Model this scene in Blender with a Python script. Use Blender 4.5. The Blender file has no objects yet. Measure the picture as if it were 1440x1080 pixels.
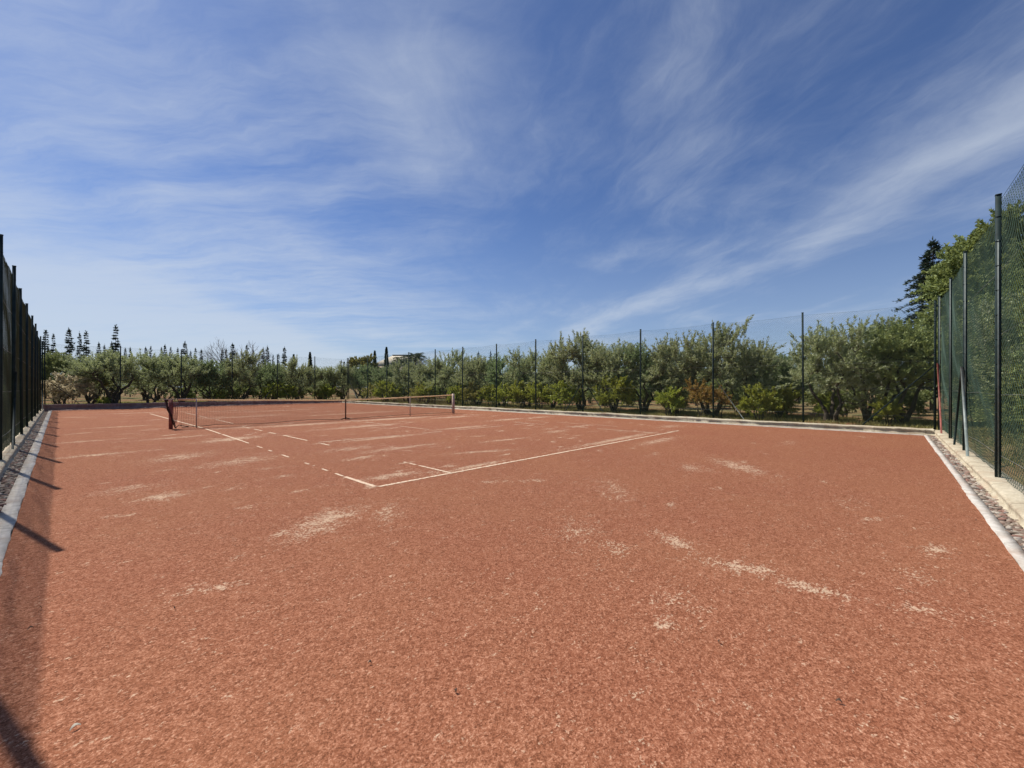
import bpy, math, random
import numpy as np
from mathutils import Vector, Matrix
rnd = random.Random(7)
rng = np.random.default_rng(7)
S = bpy.context.scene
COL = S.collection
R = math.radians

# ------------------------------------------------------------------ survey of the place
F_PX, YAW, EYE, HOR = 579.9, 0.8314, 1.482, 544.0
CX, CY = -3.224, -5.557

def at(px, dep):
    """ground point seen in photo column px at a distance dep in front of the camera"""
    r = (px - 720) / F_PX * dep
    return (CX + dep * math.sin(YAW) + r * math.cos(YAW), CY + dep * math.cos(YAW) - r * math.sin(YAW))

# ------------------------------------------------------------------ object helpers
def tag(o, label=None, cat=None, group=None, kind=None):
    if label: o['label'] = label
    if cat: o['category'] = cat
    if group: o['group'] = group
    if kind: o['kind'] = kind
    return o

def empty(name, loc=(0, 0, 0), rz=0.0, sc=1.0):
    o = bpy.data.objects.new(name, None)
    COL.objects.link(o)
    o.empty_display_size = 0.3
    o.location = loc
    o.rotation_euler = (0, 0, rz)
    o.scale = (sc, sc, sc)
    return o

def copy_tree(o, parent=None):
    c = o.copy(); COL.objects.link(c)
    if parent: c.parent = parent
    for ch in [x for x in KIDS.get(o.name, [])]:
        k = copy_tree(ch, c)
    KIDS.setdefault(c.name, [])
    return c
KIDS = {}

class MB:
    """collects verts + faces into one mesh"""
    def __init__(s):
        s.v = []; s.f = []; s.n = 0; s.t = []
    def add(s, v, f, tint=None):
        v = np.asarray(v, dtype=np.float32).reshape(-1, 3)
        f = np.asarray(f, dtype=np.int32)
        s.v.append(v); s.f.append(f + s.n)
        s.t.append(np.zeros(len(v), np.float32) if tint is None else np.asarray(tint, np.float32).reshape(-1))
        s.n += len(v)
    def box(s, x0, x1, y0, y1, z0, z1):
        v = [(x, y, z) for z in (z0, z1) for y in (y0, y1) for x in (x0, x1)]
        s.add(v, [(0, 2, 3, 1), (4, 5, 7, 6), (0, 1, 5, 4), (2, 6, 7, 3), (0, 4, 6, 2), (1, 3, 7, 5)])
    def bar(s, a, b, w, d=None, n=4):
        s.tube([a, b], [w / 2, (d or w) / 2], n)
    def tube(s, pts, rad, n=6, cap=True, tint=0.0):
        p = np.asarray(pts, float); m = len(p)
        rad = np.broadcast_to(np.asarray(rad, float), (m,)) if np.ndim(rad) == 0 else np.asarray(rad, float)
        t = np.gradient(p, axis=0); t /= (np.linalg.norm(t, axis=1, keepdims=True) + 1e-9)
        up = np.array([0, 0, 1.0]) if abs(t[0][2]) < .9 else np.array([1.0, 0, 0])
        a = np.cross(t, up); a /= (np.linalg.norm(a, axis=1, keepdims=True) + 1e-9)
        b = np.cross(t, a)
        ang = np.arange(n) / n * 2 * math.pi + math.pi / n
        ring = (p[:, None, :] + rad[:, None, None] * (np.cos(ang)[None, :, None] * a[:, None, :] + np.sin(ang)[None, :, None] * b[:, None, :]))
        v = ring.reshape(-1, 3)
        i = np.arange(m - 1)[:, None] * n; j = np.arange(n)[None, :]; k = (j + 1) % n
        q = np.stack([i + j, i + k, i + n + k, i + n + j], -1).reshape(-1, 4)
        s.add(v, q, np.full(len(v), tint))
        if cap and n == 4:
            s.f.append(np.array([[0, 1, 2, 3]]) + s.n - len(v)); s.f.append(np.array([[3, 2, 1, 0]]) + s.n - n)
    def build(s, name, mat, parent=None, smooth=False):
        me = bpy.data.meshes.new(name)
        v = np.concatenate(s.v)
        fs = s.f
        me.vertices.add(len(v)); me.vertices.foreach_set('co', v.ravel())
        lv = np.concatenate([f.ravel() for f in fs])
        sizes = np.concatenate([np.full(len(f), f.shape[1]) for f in fs])
        me.loops.add(len(lv)); me.loops.foreach_set('vertex_index', lv)
        st = np.concatenate([[0], np.cumsum(sizes)[:-1]]).astype(np.int32)
        me.polygons.add(len(sizes)); me.polygons.foreach_set('loop_start', st)
        if smooth: me.polygons.foreach_set('use_smooth', np.ones(len(sizes), bool))
        at_ = me.attributes.new('tint', 'FLOAT', 'POINT'); at_.data.foreach_set('value', np.concatenate(s.t))
        me.update(calc_edges=True); me.validate()
        me.materials.append(mat)
        return link(name, me, parent)

def link(name, me, parent=None):
    o = bpy.data.objects.new(name, me); COL.objects.link(o)
    if parent:
        o.parent = parent; KIDS.setdefault(parent.name, []).append(o)
    return o

# ------------------------------------------------------------------ materials
class M:
    def __init__(s, name, world=False):
        if world:
            s.m = bpy.data.worlds.new(name); S.world = s.m
        else:
            s.m = bpy.data.materials.new(name)
        s.m.use_nodes = True
        s.nt = s.m.node_tree; s.nt.nodes.clear()
    def n(s, t, **kw):
        nd = s.nt.nodes.new(t)
        for k, v in kw.items():
            if k.startswith('_'): setattr(nd, k[1:], v)
            else: s.set(nd, k, v)
        return nd
    def set(s, nd, k, v):
        key = int(k[1:]) if k[0] == 'i' and k[1:].isdigit() else k.replace('__', ' ')
        sk = nd.inputs[key]
        if isinstance(v, bpy.types.NodeSocket): s.nt.links.new(v, sk)
        elif isinstance(v, bpy.types.Node): s.nt.links.new(v.outputs[0], sk)
        else: sk.default_value = v
    def math(s, op, a, b=0.0, c=0.0, clamp=False):
        return s.n('ShaderNodeMath', _operation=op, _use_clamp=clamp, i0=a, i1=b, i2=c).outputs[0]
    def noise(s, vec, scale, detail=4, rough=.55, dist=0.0):
        return s.n('ShaderNodeTexNoise', Vector=vec, Scale=scale, Detail=detail, Roughness=rough, Distortion=dist).outputs[0]
    def ramp(s, fac, stops, interp='LINEAR'):
        nd = s.n('ShaderNodeValToRGB', Fac=fac); cr = nd.color_ramp; cr.interpolation = interp
        while len(cr.elements) < len(stops): cr.elements.new(.5)
        for e, (p, c) in zip(cr.elements, stops):
            e.position = p; e.color = c if len(c) == 4 else (*c, 1)
        return nd.outputs[0]
    def rng(s, v, a, b, c=0.0, d=1.0):
        return s.n('ShaderNodeMapRange', Value=v, From__Min=a, From__Max=b, To__Min=c, To__Max=d).outputs[0]
    def mix(s, f, a, b, bt='MIX'):
        nd = s.n('ShaderNodeMix', _data_type='RGBA', _blend_type=bt)
        for i, v in ((0, f), (6, a), (7, b)):
            if isinstance(v, bpy.types.NodeSocket): s.nt.links.new(v, nd.inputs[i])
            else: nd.inputs[i].default_value = v if (i == 0 or len(v) == 4) else (*v, 1)
        return nd.outputs[2]
    def pos(s): return s.n('ShaderNodeNewGeometry').outputs['Position']
    def obj(s): return s.n('ShaderNodeTexCoord').outputs['Object']
    def scl(s, v, x, y, z):
        return s.n('ShaderNodeMapping', Vector=v, Scale=(x, y, z)).outputs[0]
    def out(s, col, rough=.8, bump=None, bstr=.5, bdist=.01, spec=.3, metal=0.0, trans=None):
        b = s.n('ShaderNodeBsdfPrincipled', Base__Color=col if not isinstance(col, tuple) else (*col, 1), Roughness=rough, Metallic=metal)
        b.inputs['Specular IOR Level'].default_value = spec
        if bump is not None:
            bn = s.n('ShaderNodeBump', Strength=bstr, Distance=bdist, Height=bump)
            s.nt.links.new(bn.outputs[0], b.inputs['Normal'])
        sh = b.outputs[0]
        if trans:
            tr = s.n('ShaderNodeBsdfTranslucent', Color=trans[1] if not isinstance(trans[1], tuple) else (*trans[1], 1))
            mx = s.n('ShaderNodeMixShader', Fac=trans[0]); s.nt.links.new(sh, mx.inputs[1]); s.nt.links.new(tr.outputs[0], mx.inputs[2]); sh = mx.outputs[0]
        o = s.n('ShaderNodeOutputMaterial'); s.nt.links.new(sh, o.inputs[0])
        return s.m

def attr(m, name): return m.n('ShaderNodeAttribute', _attribute_name=name).outputs['Fac']

def vor(m, p, scale):
    """random grey per grain"""
    v = m.n('ShaderNodeTexVoronoi', Vector=p, Scale=scale)
    return m.n('ShaderNodeSeparateColor', i0=v.outputs['Color']).outputs[0], v.outputs['Distance']
def mat_court():
    m = M('red_clay_carpet'); p = m.pos()
    wp = m.n('ShaderNodeVectorMath', _operation='ADD', i0=p, i1=m.n('ShaderNodeVectorMath', _operation='SCALE', i0=m.n('ShaderNodeTexNoise', Vector=p, Scale=60.0).outputs['Color'], Scale=.010).outputs[0]).outputs[0]
    a, da = vor(m, wp, 185); b, db = vor(m, wp, 95); c_, dc = vor(m, wp, 34)
    g1 = m.math('ADD', m.math('ADD', m.math('MULTIPLY', a, .46), m.math('MULTIPLY', b, .38)), m.math('MULTIPLY', c_, .16))
    big = m.noise(p, .45, 4, .6); mid = m.noise(p, 3.5, 6, .7); str_ = m.noise(m.scl(p, 1, 2.2, 1), 9, 6, .75)
    c = m.ramp(g1, [(.16, (.115, .036, .018)), (.38, (.262, .092, .047)), (.60, (.355, .138, .074)), (.86, (.58, .28, .17))])
    c = m.mix(m.rng(big, .35, .65, 0, .30), c, (.375, .162, .078))
    c = m.mix(m.rng(big, .5, .3, 0, .25), c, (.33, .12, .062))
    c = m.mix(m.rng(mid, .55, .78, 0, .15), c, (.23, .078, .036))
    c = m.mix(m.rng(str_, .58, .80, 0, .35), c, (.54, .29, .18))
    # sandy worn scuffs
    w = attr(m, 'wear')
    sc = m.noise(m.scl(p, 1.0, 1.5, 1), 20, 8, .74, .3); sc2 = m.noise(m.scl(p, 1, 1.4, 1), 5, 5, .6)
    k = m.math('ADD', m.math('ADD', m.math('MULTIPLY', sc, .7), m.math('MULTIPLY', sc2, .35)), m.math('ADD', m.math('MULTIPLY', w, .20), m.math('MULTIPLY', m.math('SUBTRACT', b, .5), .13)))
    k = m.rng(k, .625, .70)
    c = m.mix(m.math('MULTIPLY', k, .72), c, (.72, .53, .36))
    h = m.math('ADD', m.math('MULTIPLY', a, .5), m.math('ADD', m.math('MULTIPLY', b, .7), m.math('MULTIPLY', c_, .5)))
    return m.out(c, .95, h, .9, .010, .1)

def mat_line():
    m = M('worn_court_line'); p = m.pos()
    n = m.noise(p, 26, 5, .75); n2 = m.noise(p, 120, 2, .6)
    c = m.mix(m.rng(n, .47, .60, 0, .9), (.74, .60, .43), (.42, .19, .105))
    c = m.mix(m.rng(n2, .4, .7, 0, .35), c, (.42, .25, .16))
    return m.out(c, .9, n2, .5, .004, .1)

def mat_stone(name, a, b, c3, scale=3.0, bd=.02):
    m = M(name); p = m.pos()
    n = m.noise(p, scale, 6, .65); n2 = m.noise(p, scale * 9, 4, .7); n3 = m.noise(p, .6, 3)
    c = m.ramp(n, [(.3, c3), (.46, b), (.62, a)])
    if 'concrete' in name:   # washed-on clay and hairline joints
        c = m.mix(m.rng(m.noise(p, 2.1, 5, .7), .50, .68, 0, .45), c, (.42, .24, .15))
        j = m.noise(m.scl(p, 1, 1, 0), .9, 0); ln = m.math('ABSOLUTE', m.math('SUBTRACT', m.math('FRACT', m.math('MULTIPLY', m.math('ADD', m.n('ShaderNodeSeparateXYZ', i0=p).outputs[0], m.n('ShaderNodeSeparateXYZ', i0=p).outputs[1]), .83)), .5))
        c = m.mix(m.rng(ln, .490, .496, 0, .6), c, (.12, .09, .07))
    c = m.mix(m.rng(n2, .35, .75, 0, .5), c, tuple(x * .55 for x in b))
    c = m.mix(m.rng(n3, .55, .75, 0, .4), c, c3)
    return m.out(c, .92, m.math('ADD', n, m.math('MULTIPLY', n2, .5)), .8, bd, .15)

def mat_plain(name, col, rough=.6, var=.25, scale=12, metal=0.0, spec=.3):
    m = M(name); n = m.noise(m.obj(), scale, 4, .6)
    c = m.mix(m.rng(n, .35, .65, 0, 1), tuple(x * (1 - var) for x in col), tuple(min(1, x * (1 + var)) for x in col))
    return m.out(c, rough, n, .2, .003, spec, metal)

def mat_leaf(name, lo, hi, back, tr=.40, rough=.6):
    m = M(name); t = attr(m, 'tint')
    oi = m.n('ShaderNodeObjectInfo').outputs['Random']
    n = m.noise(m.pos(), 1.3, 3)
    f = m.math('ADD', m.math('MULTIPLY', t, .6), m.math('MULTIPLY', n, .5))
    c = m.mix(m.rng(f, .25, .85), lo, hi)
    bf = m.n('ShaderNodeNewGeometry').outputs['Backfacing']
    c = m.mix(m.math('MULTIPLY', bf, .75), c, back)
    h = m.n('ShaderNodeHueSaturation', Color=c, Hue=m.rng(oi, 0, 1, .485, .51), Value=m.rng(oi, 0, 1, .85, 1.15)).outputs[0]
    return m.out(h, rough, spec=.35, trans=(tr, m.mix(.5, h, tuple(min(1, x * 1.6) for x in hi))))

def mat_bark(name, a, b):
    m = M(name); p = m.obj(); n = m.noise(m.scl(p, 8, 8, 2), 3, 5, .7)
    return m.out(m.mix(m.rng(n, .35, .65), a, b), .95, n, .8, .02, .1)

def mat_ground():
    m = M('orchard_soil'); p = m.pos()
    n = m.noise(p, .22, 5, .6); n2 = m.noise(p, 3.5, 6, .7); n3 = m.noise(p, 30, 4, .7)
    c = m.ramp(n, [(.32, (.20, .085, .042)), (.45, (.22, .125, .065)), (.54, (.20, .16, .075)), (.64, (.11, .13, .04))])
    c = m.mix(m.rng(n2, .5, .7, 0, .4), c, (.27, .21, .11))
    c = m.mix(m.rng(n3, .5, .7, 0, .45), c, (.10, .06, .035))
    return m.out(c, 1.0, m.math('ADD', n2, m.math('MULTIPLY', n3, .4)), 1.0, .05, .05)

MC = mat_court(); ML = mat_line()
MKERB = mat_stone('pale_kerb_concrete', (.62, .58, .52), (.50, .46, .40), (.34, .28, .23), 5, .008)
MWALL = mat_stone('sandy_wall_concrete', (.60, .53, .39), (.48, .41, .29), (.27, .20, .14), 3.2, .03)
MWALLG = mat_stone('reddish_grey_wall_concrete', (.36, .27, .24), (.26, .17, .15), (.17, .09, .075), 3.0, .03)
MPOST = mat_plain('dark_green_post_paint', (.014, .028, .028), .7, .3, 6, spec=.2)
MPOSTR = mat_plain('rusty_red_paint', (.27, .085, .065), .7, .35, 9)
MPALE = mat_plain('weathered_sunlit_grey_green_steel', (.17, .20, .18), .5, .25, 10, spec=.5)  # pale tone also carries the sunlit look of a brace and post edges
MWIRE = mat_plain('green_coated_wire', (.022, .052, .030), .6, .2, 3, spec=.4)
MWIREG = mat_plain('grey_tension_wire', (.22, .23, .22), .45, .2, 3, spec=.4)
MNET = mat_plain('faded_brown_net_string', (.10, .042, .030), .9, .3, 6)
MNETB = mat_plain('dark_brown_rope', (.045, .025, .020), .9, .3, 6)
MNETD = mat_plain('dark_net_string', (.018, .016, .014), .9, .3, 6)
MBAND = mat_plain('stained_cream_band', (.70, .52, .34), .9, .25, 5)
def mat_band():
    m = M('stained_cream_band'); n = m.noise(m.obj(), 5, 4, .6)
    return m.out(m.mix(m.rng(n, .4, .7), (.82, .70, .52), (.66, .48, .31)), .9, trans=(.5, (.90, .74, .52)))
MBAND = mat_band()
MSTICK = mat_plain('pinkish_white_paint', (.50, .38, .31), .7, .2, 7)
MSOIL = mat_ground()
MBARK = mat_bark('olive_bark', (.045, .035, .025), (.13, .105, .08))
MBARKP = mat_bark('pale_grey_bark', (.15, .12, .10), (.30, .25, .21))
MOLIVE = mat_leaf('olive_leaf', (.095, .120, .048), (.335, .365, .145), (.44, .46, .31))
MOLIVD = mat_leaf('deep_green_olive_leaf', (.060, .100, .038), (.235, .300, .115), (.32, .37, .20))
MYEL = mat_leaf('yellowing_leaf', (.11, .12, .022), (.34, .30, .06), (.27, .26, .09), .3)
MCIT = mat_leaf('bright_citrus_leaf', (.13, .16, .022), (.42, .44, .06), (.30, .34, .08), .35, .4)
MRED = mat_leaf('autumn_leaf', (.20, .065, .02), (.40, .30, .06), (.28, .16, .05), .3)
MDRY = mat_leaf('dry_beige_leaf', (.36, .29, .18), (.66, .56, .38), (.48, .40, .27), .4)
MBROAD = mat_leaf('broad_green_leaf', (.095, .135, .034), (.35, .38, .12), (.22, .27, .11), .25)
MNEED = mat_leaf('conifer_needle', (.010, .024, .016), (.045, .070, .042), (.03, .05, .032), .15)
MPALM = mat_leaf('palm_frond_green', (.03, .05, .018), (.09, .12, .045), (.08, .11, .05), .15)
MGRASS = mat_leaf('weed_blade', (.16, .15, .04), (.42, .38, .14), (.30, .29, .10), .3)
MPLAST = mat_stone('cream_render', (.74, .66, .53), (.66, .58, .45), (.52, .45, .35), 1.5, .005)
MROOF = mat_stone('pale_roof_membrane', (.76, .68, .52), (.68, .60, .45), (.55, .47, .34), .8, .01)
MGLASS = mat_plain('dark_window_glass', (.02, .03, .04), .12, .1, 2, spec=.8)
MDARK = mat_plain('dark_trim', (.03, .03, .03), .6)

# ------------------------------------------------------------------ ground and court
X0, X1, Y0, Y1 = -3.55, 14.50, -6.36, 32.5          # edge of the red carpet
def sheet(name, mat, x0, x1, y0, y1, z, nx=1, ny=1, zf=None):
    xs = np.linspace(x0, x1, nx + 1); ys = np.linspace(y0, y1, ny + 1)
    gx, gy = np.meshgrid(xs, ys); gz = np.full_like(gx, z) if zf is None else zf(gx, gy)
    v = np.stack([gx, gy, gz], -1).reshape(-1, 3)
    i = (np.arange(ny)[:, None] * (nx + 1) + np.arange(nx)[None, :]).ravel()
    m = MB(); m.add(v, np.stack([i, i + 1, i + nx + 2, i + nx + 1], -1)); return m.build(name, mat), gx, gy

def gz(x, y):
    d = np.maximum(np.maximum(-4.3 - x, x - 15.2), np.maximum(-7.0 - y, y - 33.2))
    k = np.clip(d / .6, 0, 1)
    bumps = .03 * np.sin(x * 1.9 + 1.3 * np.sin(y * .8)) * np.cos(y * 1.7 + x * .4) + .02 * np.sin(y * 4.1 + x * 3.3)
    return np.where(d < 0, -.12, -.12 + k * (.17 + bumps))
# one continuous sheet reaching the horizon, finer near the court
def axis(lo, hi, fine0, fine1, st):
    a = np.arange(fine0, fine1 + st / 2, st)
    far_hi = fine1 + np.geomspace(st, hi - fine1, 26); far_lo = fine0 - np.geomspace(st, fine0 - lo, 26)
    return np.concatenate([far_lo[::-1], a, far_hi])
xs = axis(-900, 900, -12, 36, .3); ys = axis(-900, 900, -14, 52, .3)
gx, gy = np.meshgrid(xs, ys); nx = len(xs); ny = len(ys)
i = (np.arange(ny - 1)[:, None] * nx + np.arange(nx - 1)[None, :]).ravel()
g = MB(); g.add(np.stack([gx, gy, gz(gx, gy)], -1).reshape(-1, 3), np.stack([i, i + 1, i + nx + 1, i + nx], -1))
tag(g.build('ground', MSOIL, smooth=True), kind='structure')

court, gx, gy = sheet('tennis_court', MC, X0, X1, Y0, Y1, 0.0, 190, 400, lambda x, y: .012 * np.sin(x * .9 + 1) * np.sin(y * .55) * np.clip((x - X0) * (X1 - x) * .1, 0, 1) * 0)
tag(court, kind='structure')
W = np.zeros_like(gx)
def blob(x, y, lx, ly, a, s):
    global W
    c, n = math.cos(R(a)), math.sin(R(a)); dx = gx - x; dy = gy - y
    u = (dx * c + dy * n) / lx; v = (-dx * n + dy * c) / ly
    W = np.maximum(W, s * np.exp(-(u * u + v * v) * 1.3))
for b in [(.75, -4.05, .28, .14, 60, 1), (.55, -4.65, .38, .14, -70, 1), (.50, -5.12, .24, .12, -80, 1.1), (.66, -5.75, .26, .09, -60, .9), (.2, -3.7, .2, .2, 0, .7),
          (5.3, -3.5, .9, .32, 45, 1), (4.6, -2.9, .5, .3, 30, .7), (-2.3, 1.7, .35, .3, 20, 1.0), (-2.6, 2.6, .5, .3, 20, .7), (-1.2, -.9, .6, .32, 30, 1), (-1.5, -1.2, .4, .2, 10, .9), (-.6, -1.2, .5, .2, 50, .75),
          (-1.5, 5.5, .8, .5, 30, .8), (-.8, 4.0, .9, .5, 20, .75), (.1, 8.2, 1.0, .45, 20, 1.1), (-1.0, 9.8, 1.1, .3, 5, .85), (-2.8, 10.6, .8, .3, 5, .8), (-2.7, 7.2, .9, .25, 0, .95),
          (3.2, 11.4, 2.4, .5, -3, .95), (7.3, 11.4, 2.6, .5, -3, 1.15), (9.8, 10.2, 1.8, .4, 0, 1.0), (10.5, 7.2, 1.5, .4, 0, .95), (12.5, 7, 1.2, .4, 0, .9), (4.5, 9, 2.2, .4, 3, .85),
          (3.2, 5.3, 1.6, .22, 0, 1.0), (6.6, 5.9, 1.6, .25, 0, .95), (5.2, 2.35, 1.0, .14, -8, 1.1), (3.3, 1.3, 1.0, .16, -25, .95), (2.3, 3.2, 1.2, .25, 0, .9), (1.0, 2.6, .6, .2, 10, .8), (.5, .55, .7, .2, -5, 1.1),
          (2.0, .15, 1.1, .14, 0, 1.1), (7.5, .1, 3.0, .2, 0, 1.1), (7.9, -.9, 1.4, .25, 0, .9), (10.2, 3, 1.2, .25, 0, .8), (1.5, 4.0, .8, .4, 0, .7), (7.9, 2.6, .8, .3, 0, .8), (12.2, .5, 1.0, .4, 0, .8),
          (8, 16.5, 4, .5, 0, .9), (3, 18, 3, .5, 0, .9), (6, 22.5, 4, .5, 0, .9), (-1.8, 15.5, 1.2, .3, 0, .9), (0, 26, 3, .5, 0, .8),
          (2.2, -2.6, .8, .3, 40, .55), (.4, -3.2, .5, .3, 40, .55), (-.4, -4.5, .3, .2, 40, .5), (9.8, -3.6, .7, .2, 0, .6), (1.3, -5.7, .3, .12, 0, .6), (3.6, -5.2, .5, .15, 0, .5)]:
    blob(*b)
rw = random.Random(5)
W *= .80
for _ in range(330):
    y = rw.uniform(-5.9, 14) if rw.random() < .75 else rw.uniform(14, 30)
    if y < -2 and rw.random() < .6: y += 6
    x = rw.uniform(X0 + .4, X1 - .6); q = rw.uniform(.5, 1.5) * (1 + max(0, y) * .06)
    blob(x, y, .20 * q, .065 * q, rw.gauss(0, 28), rw.uniform(.45, .95))
W += .12 * np.clip(1 - np.hypot((gx - 5) / 9, (gy - 8) / 12), 0, 1)
aw = court.data.attributes.new('wear', 'FLOAT', 'POINT'); aw.data.foreach_set('value', W.astype(np.float32).ravel())

def line_strip(name, a, b, w, gaps=(), seed=0, rag=.35):
    """painted line as a thin sheet with worn, ragged edges"""
    r = random.Random(seed); a = np.array(a, float); b = np.array(b, float); L = np.linalg.norm(b - a); t = (b - a) / L; nrm = np.array([-t[1], t[0]])
    m = MB(); n = max(2, int(L / .035)); run = []
    def flush():
        if len(run) > 1:
            v = [p for q in run for p in q]
            m.add(v, [(2 * k, 2 * k + 1, 2 * k + 3, 2 * k + 2) for k in range(len(run) - 1)])
        run.clear()
    for k in range(n + 1):
        s = L * k / n
        if any(g0 <= s <= g1 for g0, g1 in gaps): flush(); continue
        h = w / 2
        e1 = h * (1 - rag * r.random()); e2 = h * (1 - rag * r.random())
        c = a + t * s
        p = c + nrm * e1; q = c - nrm * e2
        run.append([(p[0], p[1], .004), (q[0], q[1], .004)])
    flush()
    o = m.build(name, ML); tag(o, kind='structure'); return o
line_strip('baseline_marking', (-.04, .03), (10.85, -.34), .085, seed=1, rag=.5)
line_strip('baseline_marking', (10.2, -.20), (10.62, -.33), .05, seed=21)
line_strip('sideline_marking', (-.07, .06), (-.06, 1.06), .075, seed=2, rag=.2)
line_strip('sideline_marking', (-.06, 1.12), (.14, 7.6), .05, [(.35, .62), (.9, 1.25), (1.32, 1.5), (1.75, 2.6), (3.1, 3.75), (4.05, 4.5), (5.0, 5.7)], 3)
line_strip('sideline_marking', (.14, 7.6), (.24, 12.2), .07, [(2.2, 2.4)], 4)
line_strip('sideline_marking', (.24, 12.7), (.12, 24.4), .08, [(.8, 1.0)], 5)
line_strip('singles_sideline_marking', (1.31, 0.0), (1.34, 1.5), .06, [(1.0, 1.06), (1.3, 1.36)], 6)
line_strip('singles_sideline_marking', (1.38, 4.9), (1.36, 12.2), .065, [(.55, 1.35), (3.2, 3.8), (4.5, 5.1), (6.0, 6.4)], 7)
line_strip('singles_sideline_marking', (1.5, 14), (1.6, 24), .06, [(3.0, 4.6), (6.5, 7.2)], 8)
line_strip('singles_sideline_marking', (9.62, -.2), (9.62, 6.0), .06, [(2.3, 2.6), (3.6, 4.6)], 9)
line_strip('sideline_marking', (10.85, -.3), (10.78, 6.4), .05, [(0.2, 2.2), (3.1, 3.5), (5.0, 5.6)], 10)
line_strip('service_line_marking', (1.42, 5.68), (3.2, 5.52), .07, [], 11)
line_strip('service_line_marking', (3.2, 5.52), (9.6, 5.2), .06, [(.6, 1.4), (2.2, 2.7), (5.0, 5.5)], 12)
line_strip('centre_line_marking', (5.4, 5.5), (5.46, 12.0), .06, [(0, .7), (2.6, 3.1), (5.2, 5.7)], 13)
line_strip('net_shadow_streak_marking', (.3, 12.0), (1.6, 11.75), .09, [], 14)  # cream streak lying across the court beside the net
line_strip('service_line_marking', (0.9, 19.0), (9.6, 18.9), .07, [(1.5, 2.4), (4.5, 5.5), (7.0, 7.3)], 15)
line_strip('baseline_marking', (0.1, 24.45), (10.8, 24.4), .08, [(1.0, 2.5), (5.5, 6.5)], 16)
for o in list(COL.objects):
    if o.name.startswith('net_shadow'): o.name = 'cross_line_marking'

# kerbs: pale, ragged inner edge, flush with the carpet but a touch proud
def kerb(name, pts_fn, L, w, seed):
    r = random.Random(seed); n = int(L / .12); m = MB(); prev = None; j = 0.0
    rows = []
    for k in range(n + 1):
        s = L * k / n; j = .75 * j + .25 * r.uniform(-.028, .028)
        z = .016 + r.uniform(-.002, .002)
        e = j + r.uniform(-.004, .004)
        rows.append([pts_fn(s, e, -.05), pts_fn(s, e + .002, z), pts_fn(s, w, z), pts_fn(s, w, -.08)])
    v = [p for row in rows for p in row]
    f = [(4 * k + c, 4 * k + c + 1, 4 * (k + 1) + c + 1, 4 * (k + 1) + c) for k in range(n) for c in range(3)]
    m.add(v, f); o = m.build(name, MKERB); tag(o, kind='structure'); return o
kerb('court_kerb', lambda s, e, z: (X0 - e, Y0 + s, z), Y1 - Y0, .14, 1)
kerb('court_kerb', lambda s, e, z: (X0 + s + .0, Y0 - e, z), X1 - X0 + .05, .095, 2)
kerb('court_kerb', lambda s, e, z: (X1 + e, Y0 + s, z), Y1 - Y0, .09, 3)
# gutter beds behind the kerbs (dirt the stones lie in)
MGUT = mat_stone('gutter_dirt', (.22, .17, .13), (.14, .10, .08), (.07, .05, .04), 20, .02)
for (a, b, c, d) in [(-3.90, X0 - .13, Y0 - .3, Y1), (X0 - .13, X1 + .3, -6.66, Y0 - .09), (X1 + .085, 14.95, Y0 - .09, Y1), (-3.9, 15.0, Y1, 33.0)]:
    o, _, _ = sheet('gutter_bed', MGUT, a, b, c, d, -.035, 2, 40); tag(o, kind='structure')

# stones in the gutters: uncountable rubble
def ico():
    t = (1 + 5 ** .5) / 2
    v = np.array([(-1, t, 0), (1, t, 0), (-1, -t, 0), (1, -t, 0), (0, -1, t), (0, 1, t), (0, -1, -t), (0, 1, -t), (t, 0, -1), (t, 0, 1), (-t, 0, -1), (-t, 0, 1)], float)
    v /= np.linalg.norm(v[0])
    f = [(0, 11, 5), (0, 5, 1), (0, 1, 7), (0, 7, 10), (0, 10, 11), (1, 5, 9), (5, 11, 4), (11, 10, 2), (10, 7, 6), (7, 1, 8), (3, 9, 4), (3, 4, 2), (3, 2, 6), (3, 6, 8), (3, 8, 9), (4, 9, 5), (2, 4, 11), (6, 2, 10), (8, 6, 7), (9, 8, 1)]
    vs = list(map(tuple, v)); mid = {}; nf = []
    def m_(a, b):
        k = (min(a, b), max(a, b))
        if k not in mid:
            p = np.array(vs[a]) + np.array(vs[b]); p /= np.linalg.norm(p); vs.append(tuple(p)); mid[k] = len(vs) - 1
        return mid[k]
    for a, b, c in f:
        ab, bc, ca = m_(a, b), m_(b, c), m_(c, a); nf += [(a, ab, ca), (b, bc, ab), (c, ca, bc), (ab, bc, ca)]
    return np.array(vs), np.array(nf)
IV, IF = ico()
def mat_pebble():
    m = M('gutter_pebble'); t = attr(m, 'tint'); n = m.noise(m.pos(), 60, 4, .6)
    c = m.ramp(t, [(0, (.10, .075, .06)), (.25, (.22, .17, .13)), (.5, (.26, .13, .10)), (.7, (.36, .30, .23)), (.9, (.50, .45, .37)), (1, (.17, .15, .14))])
    c = m.mix(m.rng(n, .4, .7, 0, .4), c, (.12, .09, .07))
    return m.out(c, .85, n, .4, .004, .25)
MPEB = mat_pebble()
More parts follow.
